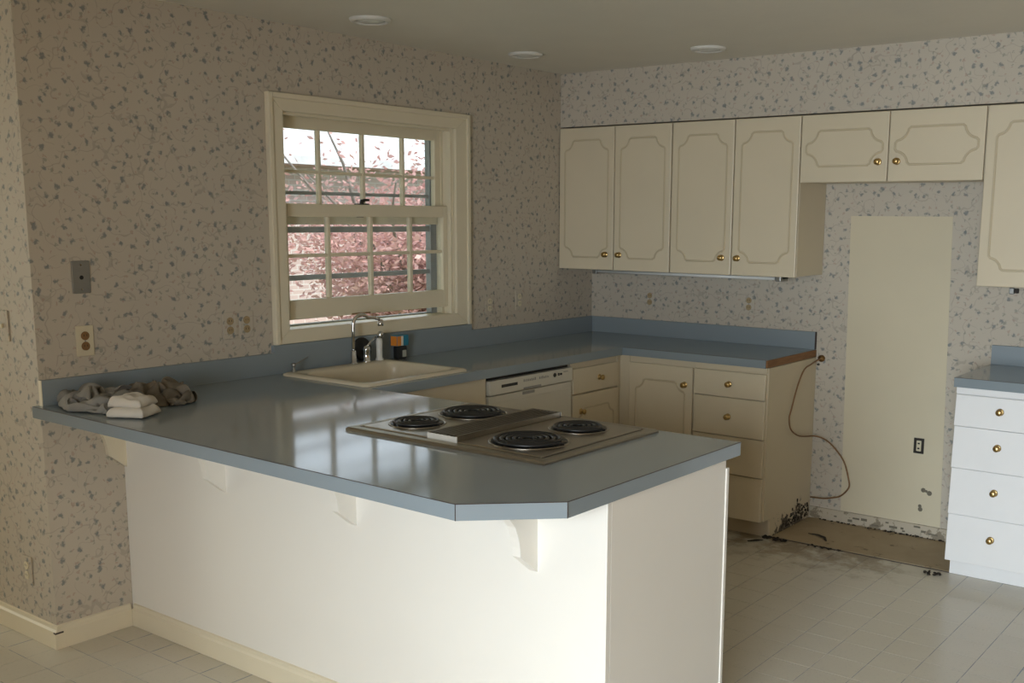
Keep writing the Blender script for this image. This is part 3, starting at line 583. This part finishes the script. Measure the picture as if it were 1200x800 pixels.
m = MB(); m.box(0.040, 0.084, -1.775, -1.694, ZC + 0.067, ZC + 0.120); cpz = m.build('box_top', M['teal'], bt, bevel=0.003)
box('orange_stripe', M['orange'], cpz, WORLD, 0.0842, 0.0855, -1.773, -1.748, ZC + 0.069, ZC + 0.116); box('orange_stripe', M['orange'], cpz, WORLD, 0.042, 0.083, -1.7765, -1.7752, ZC + 0.069, ZC + 0.116)
box('white_stripe', M['paperw'], cpz, WORLD, 0.0842, 0.0855, -1.747, -1.733, ZC + 0.069, ZC + 0.116)

# ------------------------------------------------------------------ cloths on the peninsula
def folded(name, mat, x, y, rz, wx, wy, layers, th, label):
    bm = bmesh.new(); ca_, sa = math.cos(rz), math.sin(rz); z = ZC + 0.0008
    for l in range(layers):
        n = 22; sx, sy = wx * (1 - 0.10 * l), wy * (1 - 0.06 * l); G = {}
        ox, oy = -0.012 * l, 0.018 * l
        for s_ in (0, 1):
            for i in range(n + 1):
                for j in range(n + 1):
                    a, b = i / n * 2 - 1, j / n * 2 - 1
                    rr = 1 - 0.5 * max(abs(a), abs(b)) ** 10
                    px = a * sx / 2 * (1 + 0.05 * noise.noise(Vector((a * 2, b * 2, l * 3)))) + ox; py = b * sy / 2 * (1 + 0.07 * noise.noise(Vector((a * 2, b * 2, l * 3 + 9)))) + oy
                    wv = (0.007 + 0.006 * l) * noise.noise(Vector((a * 1.6, b * 2.4, l * 7.7 + 1)))
                    ed = (1 - max(abs(a), abs(b)) ** 8)
                    zz = z + (th * (0.35 + 0.65 * ed) + wv + 0.004 if s_ else th * 0.18 * (1 - ed) + (wv * ed if l else 0))
                    G[s_, i, j] = bm.verts.new((x + px * ca_ - py * sa, y + px * sa + py * ca_, max(zz, ZC + 0.0008)))
        for i in range(n):
            for j in range(n):
                bm.faces.new((G[1, i, j], G[1, i + 1, j], G[1, i + 1, j + 1], G[1, i, j + 1])); bm.faces.new((G[0, i, j], G[0, i, j + 1], G[0, i + 1, j + 1], G[0, i + 1, j]))
        for i in range(n):
            bm.faces.new((G[0, i, 0], G[0, i + 1, 0], G[1, i + 1, 0], G[1, i, 0])); bm.faces.new((G[0, i, n], G[1, i, n], G[1, i + 1, n], G[0, i + 1, n]))
            bm.faces.new((G[0, 0, i], G[1, 0, i], G[1, 0, i + 1], G[0, 0, i + 1])); bm.faces.new((G[0, n, i], G[0, n, i + 1], G[1, n, i + 1], G[1, n, i]))
        z += th * 0.93
    m_ = MB(); m_.bm.free(); m_.bm = bm
    return tag(m_.build(name, mat, smooth=True), label, 'cloth')
import numpy as np
def crumple(name, mat, c, semi, size, n, seed, obst, label, zs=1.0, steps=130):
    """a square of cloth gathered into a heap and let fall: springs, floor, backsplash and self-contact"""
    rs = np.random.RandomState(seed); g = np.linspace(-0.5, 0.5, n); U, V = np.meshgrid(g, g, indexing='ij'); sp_ = size / (n - 1)
    def wave(): 
        f = rs.uniform(-1, 1, (6, 2)) * 11; ph = rs.uniform(0, 6.28, 6); return sum(np.sin(f[q, 0] * U + f[q, 1] * V + ph[q]) for q in range(6)) / 6
    P = np.stack([c[0] + semi[0] * (1.5 * U + 0.45 * wave()), c[1] + semi[1] * (1.5 * V + 0.45 * wave()), ZC + 0.13 + 0.16 * wave()], -1).reshape(-1, 3)
    Q = P.copy(); idx = np.arange(n * n).reshape(n, n); I, J = np.divmod(np.arange(n * n), n)
    far = np.maximum(np.abs(I[:, None] - I[None]), np.abs(J[:, None] - J[None])) > 2
    sets = []
    def add(a, b, l, k):
        sets.append((a.ravel(), b.ravel(), l, k))
    for d, k in ((1, 0.9), (2, 0.12)):
        for o in range(2 * d):
            r_ = [i for i in range(n - d) if i % (2 * d) == o]
            if r_: add(idx[r_, :], idx[[i + d for i in r_], :], sp_ * d, k); add(idx[:, r_], idx[:, [i + d for i in r_]], sp_ * d, k)
    for o in range(2):
        r_ = np.arange(o, n - 1, 2)
        add(idx[r_][:, :-1], idx[r_ + 1][:, 1:], sp_ * 1.414, 0.25); add(idx[r_][:, 1:], idx[r_ + 1][:, :-1], sp_ * 1.414, 0.25)
    rep_ = sp_ * 0.95; far_t = np.triu(far, 1)
    for st in range(steps):
        vel = np.clip((P - Q) * 0.94, -0.02, 0.02); Q = P.copy(); P = P + vel + np.array([0, 0, -9.8]) / 3600.0
        for it in range(9):
            for a, b, l, k in sets:
                d = P[b] - P[a]; L_ = np.sqrt((d * d).sum(1)) + 1e-9; w_ = (k * 0.5 * (L_ - l) / L_)[:, None] * d; P[a] += w_; P[b] -= w_
        G2 = (P * P).sum(1); D2 = G2[:, None] + G2[None] - 2 * P @ P.T
        aa, bb_ = np.nonzero((D2 < rep_ * rep_) & far_t)
        if len(aa):
            d = P[bb_] - P[aa]; L_ = np.sqrt((d * d).sum(1)) + 1e-6; w_ = (0.35 * (rep_ - L_) / L_)[:, None] * d; np.add.at(P, aa, -w_); np.add.at(P, bb_, w_)
        if obst is not None:
            D2 = (P * P).sum(1)[:, None] + (obst * obst).sum(1)[None] - 2 * P @ obst.T; rr = 0.017; aa, bb_ = np.nonzero(D2 < rr * rr)
            if len(aa):
                d = P[aa] - obst[bb_]; L_ = np.sqrt((d * d).sum(1)) + 1e-6; np.add.at(P, aa, (0.3 * (rr - L_) / L_)[:, None] * d)
        e = np.sqrt(((P[:, 0] - c[0]) / semi[0]) ** 2 + ((P[:, 1] - c[1]) / semi[1]) ** 2); f = np.where(e > 1, 1 + (1 / np.maximum(e, 1e-6) - 1) * (0.5 if st < steps * 0.7 else 0.15), 1)
        P[:, 0] = c[0] + (P[:, 0] - c[0]) * f; P[:, 1] = c[1] + (P[:, 1] - c[1]) * f
        low = P[:, 2] < ZC + 0.003; P[low, 2] = ZC + 0.003; P[low, :2] = Q[low, :2] + (P[low, :2] - Q[low, :2]) * 0.3
        P[:, 0] = np.maximum(P[:, 0], 0.024)
    P[:, 2] = ZC + 0.003 + (P[:, 2] - ZC - 0.003) * zs
    bm = bmesh.new(); vv = [bm.verts.new(tuple(p)) for p in P]
    for i in range(n - 1):
        for j in range(n - 1): bm.faces.new((vv[idx[i, j]], vv[idx[i + 1, j]], vv[idx[i + 1, j + 1]], vv[idx[i, j + 1]]))
    m_ = MB(); m_.bm.free(); m_.bm = bm; o = m_.build(name, mat, smooth=True, recalc=False)
    sd_ = o.modifiers.new('thickness', 'SOLIDIFY'); sd_.thickness = 0.003; sd_.offset = 0
    sb = o.modifiers.new('smooth', 'SUBSURF'); sb.levels = 1; sb.render_levels = 2
    tag(o, label, 'cloth'); return P
fo_ = folded('folded_cloth', M['pale'], 0.445, -3.415, 0.50, 0.135, 0.125, 2, 0.033, 'pale off-white cloth folded in two layers in front of the grey rags')
ob = np.array([(fo_.location + v.co)[:] for v in fo_.data.vertices][::3])
ga = crumple('crumpled_cloth', M['grey'], (0.185, -3.385), (0.185, 0.115), 0.76, 40, 5, ob, 'crumpled grey rag heaped on the blue counter by the backsplash', 1.65)
crumple('crumpled_cloth', M['taupe'], (0.235, -3.180), (0.155, 0.095), 0.62, 32, 11, np.vstack([ob, ga[::2]]), 'darker taupe rag bunched behind the pale folded one', 1.8)

# ------------------------------------------------------------------ plates on the walls
def outlet(fr, u, d, z, label, pm='ivory', sm='brown', group=None, w=0.07, h=0.115):
    o = fr(u, d, z - h / 2); t = thing('wall_outlet', o, label, 'outlet', group)
    pl = box('cover_plate', M[pm], t, fr, u - w / 2, u + w / 2, d + 0.0005, d + 0.006, z - h / 2, z + h / 2, 0.002)
    for s_ in (-1, 1):
        so_ = MB(fr).lathe([(0.0165, 0), (0.0165, 0.003), (0.015, 0.0035)], (u, d + 0.006, z + s_ * 0.0195), fr.n, 16).build('socket', M[sm], t)
        for k in (-1, 1): box('slot', M['black'], so_, fr, u + k * 0.006 - 0.001, u + k * 0.006 + 0.001, d + 0.0093, d + 0.0098, z + s_ * 0.0195 - 0.002, z + s_ * 0.0195 + 0.006)
    MB(fr).lathe([(0.003, 0), (0.003, 0.001)], (u, d + 0.006, z), fr.n, 8).build('screw', M['plate'], t)
    return t
outlet(LEFT, -3.332, 0, 1.164, 'ivory outlet directly below the steel plate on the window wall')
outlet(LEFT, -2.682, 0, 1.172, 'papered outlet on the window wall beside the window, the one farther from its casing', 'paper', 'tan')
outlet(LEFT, -2.597, 0, 1.172, 'papered outlet on the window wall close beside the window casing on the sink side', 'paper', 'tan')
outlet(LEFT, -0.985, 0, 1.160, 'papered outlet on the window wall between window and corner, nearer the window', 'paper', 'ivory')
outlet(LEFT, -0.723, 0, 1.172, 'papered outlet on the window wall close to the room corner', 'paper', 'ivory')
outlet(BACK, 0.428, 0, 1.160, 'papered outlet on the back wall under the corner wall cabinet', 'paper', 'tan')
outlet(BACK, 1.083, 0, 1.164, 'papered outlet on the back wall near the counter cut end', 'paper', 'tan')
LW = Frame((0, -YE, 0), (1, 0, 0), (0, -1, 0))
outlet(LW, -0.185, 0, 0.274, 'papered outlet low on the return wall above its baseboard', 'paper', 'ivory')
sw = thing('light_switch', (-0.222, -YE, 1.163), 'papered light switch plate at hand height on the return wall', 'switch')
box('cover_plate', M['paper'], sw, LW, -0.257, -0.187, 0.0005, 0.006, 1.163, 1.280, 0.002); box('toggle', M['ivory'], sw, LW, -0.227, -0.217, 0.006, 0.016, 1.214, 1.230, 0.002)
pp = thing('phone_plate', (0, -3.331, 1.343), 'grey steel blank plate with centre hole on the window wall', 'wall plate')
box('cover_plate', M['plate'], pp, LEFT, -3.368, -3.295, 0.0005, 0.007, 1.343, 1.464, 0.003)
MB(LEFT).lathe([(0.008, 0), (0.008, 0.001), (0.0005, 0.0012)], (-3.331, 0.007, 1.402), (1, 0, 0), 12).build('cable_hole', M['black'], pp)
for z in (1.358, 1.449): MB(LEFT).lathe([(0.0035, 0), (0.003, 0.0015)], (-3.331, 0.007, z), (1, 0, 0), 8).build('screw', M['chrome'], pp)
for (x, z, a, c) in ((2.118, 0.252, 0.013, 0), (2.134, 0.248, 0.008, 0), (2.150, 0.240, 0.014, 0), (2.105, 0.165, 0.010, 0), (2.108, 0.148, 0.013, 0)): MB(BACK).lathe([(a, 0), (a * 0.6, 0.0012)], (x, 0.0012, z), (0, -1, 0), 7).build('black_smudge', M['adhesive'], wb)
fo = thing('open_outlet_box', (2.081, 0, 0.445), 'dark uncovered outlet box in the bare wall patch', 'outlet')
m = MB(BACK); m.box(2.055, 2.061, 0.0012, 0.006, 0.443, 0.523).box(2.101, 2.107, 0.0012, 0.006, 0.443, 0.523).box(2.061, 2.101, 0.0012, 0.006, 0.443, 0.449).box(2.061, 2.101, 0.0012, 0.006, 0.517, 0.523)
m.build('box_rim', M['shadow'], fo); box('box_back', M['shadow'], fo, BACK, 2.061, 2.101, 0.0012, 0.003, 0.449, 0.517)
rcpt = box('receptacle', M['ivory'], fo, BACK, 2.069, 2.094, 0.003, 0.009, 0.455, 0.511, 0.003)
for z in (0.470, 0.496): box('slot', M['black'], rcpt, BACK, 2.076, 2.087, 0.009, 0.0095, z - 0.004, z + 0.004)
tr = thing('light_plug', (2.49, -0.012, 1.28), 'small dark transformer on the wall under the tall wall cabinet', 'plug')
box('casing', M['plate'], tr, BACK, 2.470, 2.492, 0.0005, 0.022, 1.286, 1.316, 0.003); box('prong_block', M['shadow'], tr, BACK, 2.494, 2.512, 0.0005, 0.018, 1.290, 1.312, 0.002)

# ------------------------------------------------------------------ copper line in the recess
cl = thing('water_line', (1.55, -0.1, 0.11), 'thin brown copper line drooping from a wall valve in the refrigerator recess', 'tubing')
raw = [(1.528, -0.014, 0.893), (1.527, -0.055, 0.888), (1.524, -0.13, 0.872), (1.517, -0.195, 0.852), (1.515, -0.265, 0.778), (1.515, -0.33, 0.662), (1.515, -0.355, 0.610), (1.516, -0.33, 0.548), (1.518, -0.245, 0.503), (1.520, -0.140, 0.482), (1.530, -0.055, 0.472), (1.572, -0.03, 0.458), (1.623, -0.028, 0.427), (1.690, -0.026, 0.351), (1.724, -0.026, 0.252), (1.726, -0.026, 0.205), (1.686, -0.028, 0.156), (1.640, -0.03, 0.138), (1.589, -0.03, 0.126), (1.512, -0.03, 0.122)]
pts = []
for i in range(len(raw) - 1):
    p0, p1, p2, p3 = (Vector(raw[max(i - 1, 0)]), Vector(raw[i]), Vector(raw[i + 1]), Vector(raw[min(i + 2, len(raw) - 1)]))
    for k in range(4):
        t = k / 4; pts.append(tuple(0.5 * ((2 * p1) + (p2 - p0) * t + (2 * p0 - 5 * p1 + 4 * p2 - p3) * t * t + (3 * p1 - p0 - 3 * p2 + p3) * t ** 3)))
pts.append(raw[-1])
MB().tube(pts, 0.0042, 7).build('tube', M['copper'], cl, smooth=True)
MB(BACK).lathe([(0.016, 0), (0.019, 0.004), (0.019, 0.012), (0.012, 0.016), (0.006, 0.024)], (1.530, 0.0008, 0.893), (0, -1, 0), 14).build('valve', M['darkbrass'], cl, smooth=True)
tag(MB(BACK).lathe([(0.007, 0), (0.006, 0.010), (0.002, 0.012)], (1.512, 0.0008, 0.858), (0, -1, 0), 10).build('wall_screw', M['black']), 'black screw head in the wall under the copper valve', 'screw')

# ------------------------------------------------------------------ rubbish on the floor of the recess
def curl(name, pts, r_, label, mat='grime'):
    return tag(MB().tube(pts, r_, 6, flat=0.5).build(name, M[mat]), label, 'debris')
curl('rubber_strip', [(1.640, -0.330, 0.0085), (1.690, -0.325, 0.0095), (1.735, -0.345, 0.0085), (1.765, -0.395, 0.0085)], [0.004, 0.007, 0.008, 0.005], 'black curled rubber strip on the stained recess floor')
curl('rubber_strip', [(1.445, -0.640, 0.005), (1.475, -0.600, 0.006), (1.500, -0.575, 0.005)], [0.005, 0.009, 0.004], 'black scrap on the floor in front of the drawer cabinet toe kick')
gd = []
def clump(name, cx, cy, rx, ry, n, z0, zmax, label, r_=(0.004, 0.013)):
    m_ = MB()
    for k in range(n):
        a = R.uniform(0, 6.28); q = math.sqrt(R.random()); s_ = R.uniform(*r_); x, y = cx + rx * q * math.cos(a), cy + ry * q * math.sin(a)
        m_.lathe([(s_ * 0.7, 0), (s_, s_ * 0.25), (s_ * 0.5, s_ * R.uniform(0.4, 0.8))], (x, y, z0 + (R.random() ** 2) * zmax), (R.uniform(-.3, .3), R.uniform(-.3, .3), 1), 6)
    o = tag(m_.build(name, M['grime']), label, 'debris'); o['kind'] = 'stuff'; return o
clump('grime_crumbs', 1.53, -0.515, 0.07, 0.022, 46, 0.001, 0.004, 'black grime crumbs heaped at the cabinet corner of the floor seam')
clump('grime_crumbs', 1.80, -0.500, 0.10, 0.012, 26, 0.001, 0.003, 'dark grime crumbs along the floor seam of the recess', (0.003, 0.009))
clump('grime_crumbs', 1.96, -0.025, 0.40, 0.008, 90, 0.004, 0.004, 'dark grime line along the soiled recess baseboard', (0.003, 0.008))
clump('grime_crumbs', 2.36, -0.56, 0.05, 0.030, 24, 0.001, 0.003, 'grime crumbs beside the white drawer cabinet toe kick', (0.003, 0.010))
# mould climbing the foot of the soiled end panel
m_ = MB()
for k in range(110):
    y = -R.uniform(0.02, 0.36); top = 0.03 + 0.10 * max(0.0, 1 - abs(y + 0.15) / 0.22) * R.random(); s_ = R.uniform(0.003, 0.010)
    z = 0.012 + top * R.random(); m_.box(XE + 0.006, XE + 0.0075 + R.random() * 0.002, y - s_ * 0.6, y + s_ * 0.6, z, z + s_ * R.uniform(0.8, 2.2))
mo = tag(m_.build('mould_crust', M['grime']), 'black mould crust at the foot of the drawer cabinet end', 'mould'); mo['kind'] = 'stuff'

# ------------------------------------------------------------------ recessed ceiling lights
for (x, y, lab) in ((0.389, -2.198, 'round recessed ceiling light over the sink and window, unlit'), (0.322, -1.069, 'round recessed ceiling light between the window and the room corner, unlit'), (1.174, -0.715, 'round recessed ceiling light in front of the cream wall cabinets, unlit')):
    t = thing('ceiling_light', (x, y, H - 0.016), lab, 'light')
    MB().lathe([(0.088, 0.0155), (0.088, 0.010), (0.082, 0.003), (0.072, 0.0), (0.066, 0.004), (0.064, 0.0155)], (x, y, H - 0.016), n=32).build('trim_ring', M['boxw'], t, smooth=True)
    MB().lathe([(0.064, 0.008), (0.045, 0.002), (0.02, -0.002), (0.0005, -0.003)], (x, y, H - 0.016), n=32).build('lens', M['lens'], t, smooth=True)

# ------------------------------------------------------------------ outside the window
struct(MB().box(-40, -0.16, -12, 45, -0.75, -0.45).build('ground', M['lawn']))
nh = thing('neighbour_house', (-11, 8, -0.45), 'brick neighbour house with pale roof seen through the window', 'house')
box('wall', M['brick'], nh, WORLD, -15.0, -9.2, 0.5, 18, -0.45, 2.45)
box('fascia', M['fascia'], nh, WORLD, -8.72, -8.66, 0.2, 18.4, 2.38, 2.50); box('soffit', M['fascia'], nh, WORLD, -9.3, -8.66, 0.2, 18.4, 2.36, 2.38)
m = MB(); q = [m.bm.verts.new(p) for p in ((-8.62, 0.2, 2.50), (-8.62, 18.4, 2.50), (-12.2, 18.4, 4.3), (-12.2, 0.2, 4.3), (-8.62, 0.2, 2.38), (-8.62, 18.4, 2.38), (-12.2, 18.4, 4.18), (-12.2, 0.2, 4.18))]
for f in ((0, 1, 2, 3), (4, 5, 6, 7), (0, 1, 5, 4), (1, 2, 6, 5), (2, 3, 7, 6), (3, 0, 4, 7)): m.bm.faces.new([q[i] for i in f])
m.build('roof', M['roof'], nh)
for (ya, yb, za, zb) in ((6.9, 7.9, 0.35, 1.35), (9.2, 10.4, 0.8, 2.0)):
    f_ = box('window', M['hwhite'], nh, WORLD, -9.2, -9.12, ya - 0.12, yb + 0.12, za - 0.12, zb + 0.12); box('pane', M['hglass'], f_, WORLD, -9.12, -9.10, ya + 0.03, (ya + yb) / 2 - 0.03, za, zb); box('pane', M['hglass'], f_, WORLD, -9.12, -9.10, (ya + yb) / 2 + 0.03, yb - 0.03, za, zb)
box('garage_door', M['hwhite'], nh, WORLD, -9.2, -9.12, 1.2, 4.4, -0.4, 2.2)
def tree(name, base, spread, height, nb, nl, mat, label, cat, lo, ls_=(0.028, 0.055), dens=None):
    t = thing(name, base, label, cat); b = Vector(base); m_ = MB(); tips = []
    for k in range(nb):
        a = k * 2.4 + R.uniform(-.4, .4); q = b.copy(); hh = height * R.uniform(0.55, 1.0); rr = spread * R.uniform(0.35, 1.0); pts_ = [tuple(q)]
        for s_ in range(1, 7):
            f_ = s_ / 6; p = b + Vector((math.cos(a + 0.3 * f_) * rr * f_ ** 1.3, math.sin(a + 0.3 * f_) * rr * f_ ** 1.3, hh * f_ ** 0.8)) + Vector((R.uniform(-.06, .06), R.uniform(-.06, .06), 0)) * spread * 0.5; pts_.append(tuple(p))
            if s_ > 1: tips.append(p)
        m_.tube(pts_, [0.055 * (1 - 0.14 * i) for i in range(7)], 6)
    m_.build('branches', M['bark'], t, smooth=True)
    bm = bmesh.new()
    while nl > 0:
        c = R.choice(tips); p = c + Vector((R.gauss(0, .26), R.gauss(0, .26), R.gauss(0, .17))) * spread * 0.62
        if p.z < b.z + lo or (dens and not dens(p)): nl -= 0.2; continue
        nl -= 1; s_ = R.uniform(*ls_); u = Vector((R.gauss(0, 1), R.gauss(0, 1), R.gauss(0, .5))).normalized(); v_ = u.cross(Vector((R.gauss(0, 1), R.gauss(0, 1), R.gauss(0, 1)))).normalized()
        vs_ = [bm.verts.new(p + d) for d in (-u * s_, v_ * s_ * .45, u * s_, -v_ * s_ * .45)]; bm.faces.new(vs_)
    m2 = MB(); m2.bm.free(); m2.bm = bm; o = m2.build('foliage', mat, t, recalc=False); o['kind'] = 'stuff'
    return t
tree('maple_tree', (-5.4, 4.1, -0.45), 2.7, 3.1, 17, 30000, M['leaf'], 'red-leaved maple tree outside the kitchen window', 'tree', 0.7, dens=lambda p: (p.z < 1.55 and R.random() < 0.8) or (p.y > 3.2 + (p.z - 1.4) * 1.1) or R.random() < 0.10)
tree('shrub', (-7.9, 7.0, -0.45), 0.9, 0.75, 12, 1500, M['green'], 'low green shrub growing before the brick neighbour house', 'shrub', 0.05, (0.04, 0.08))
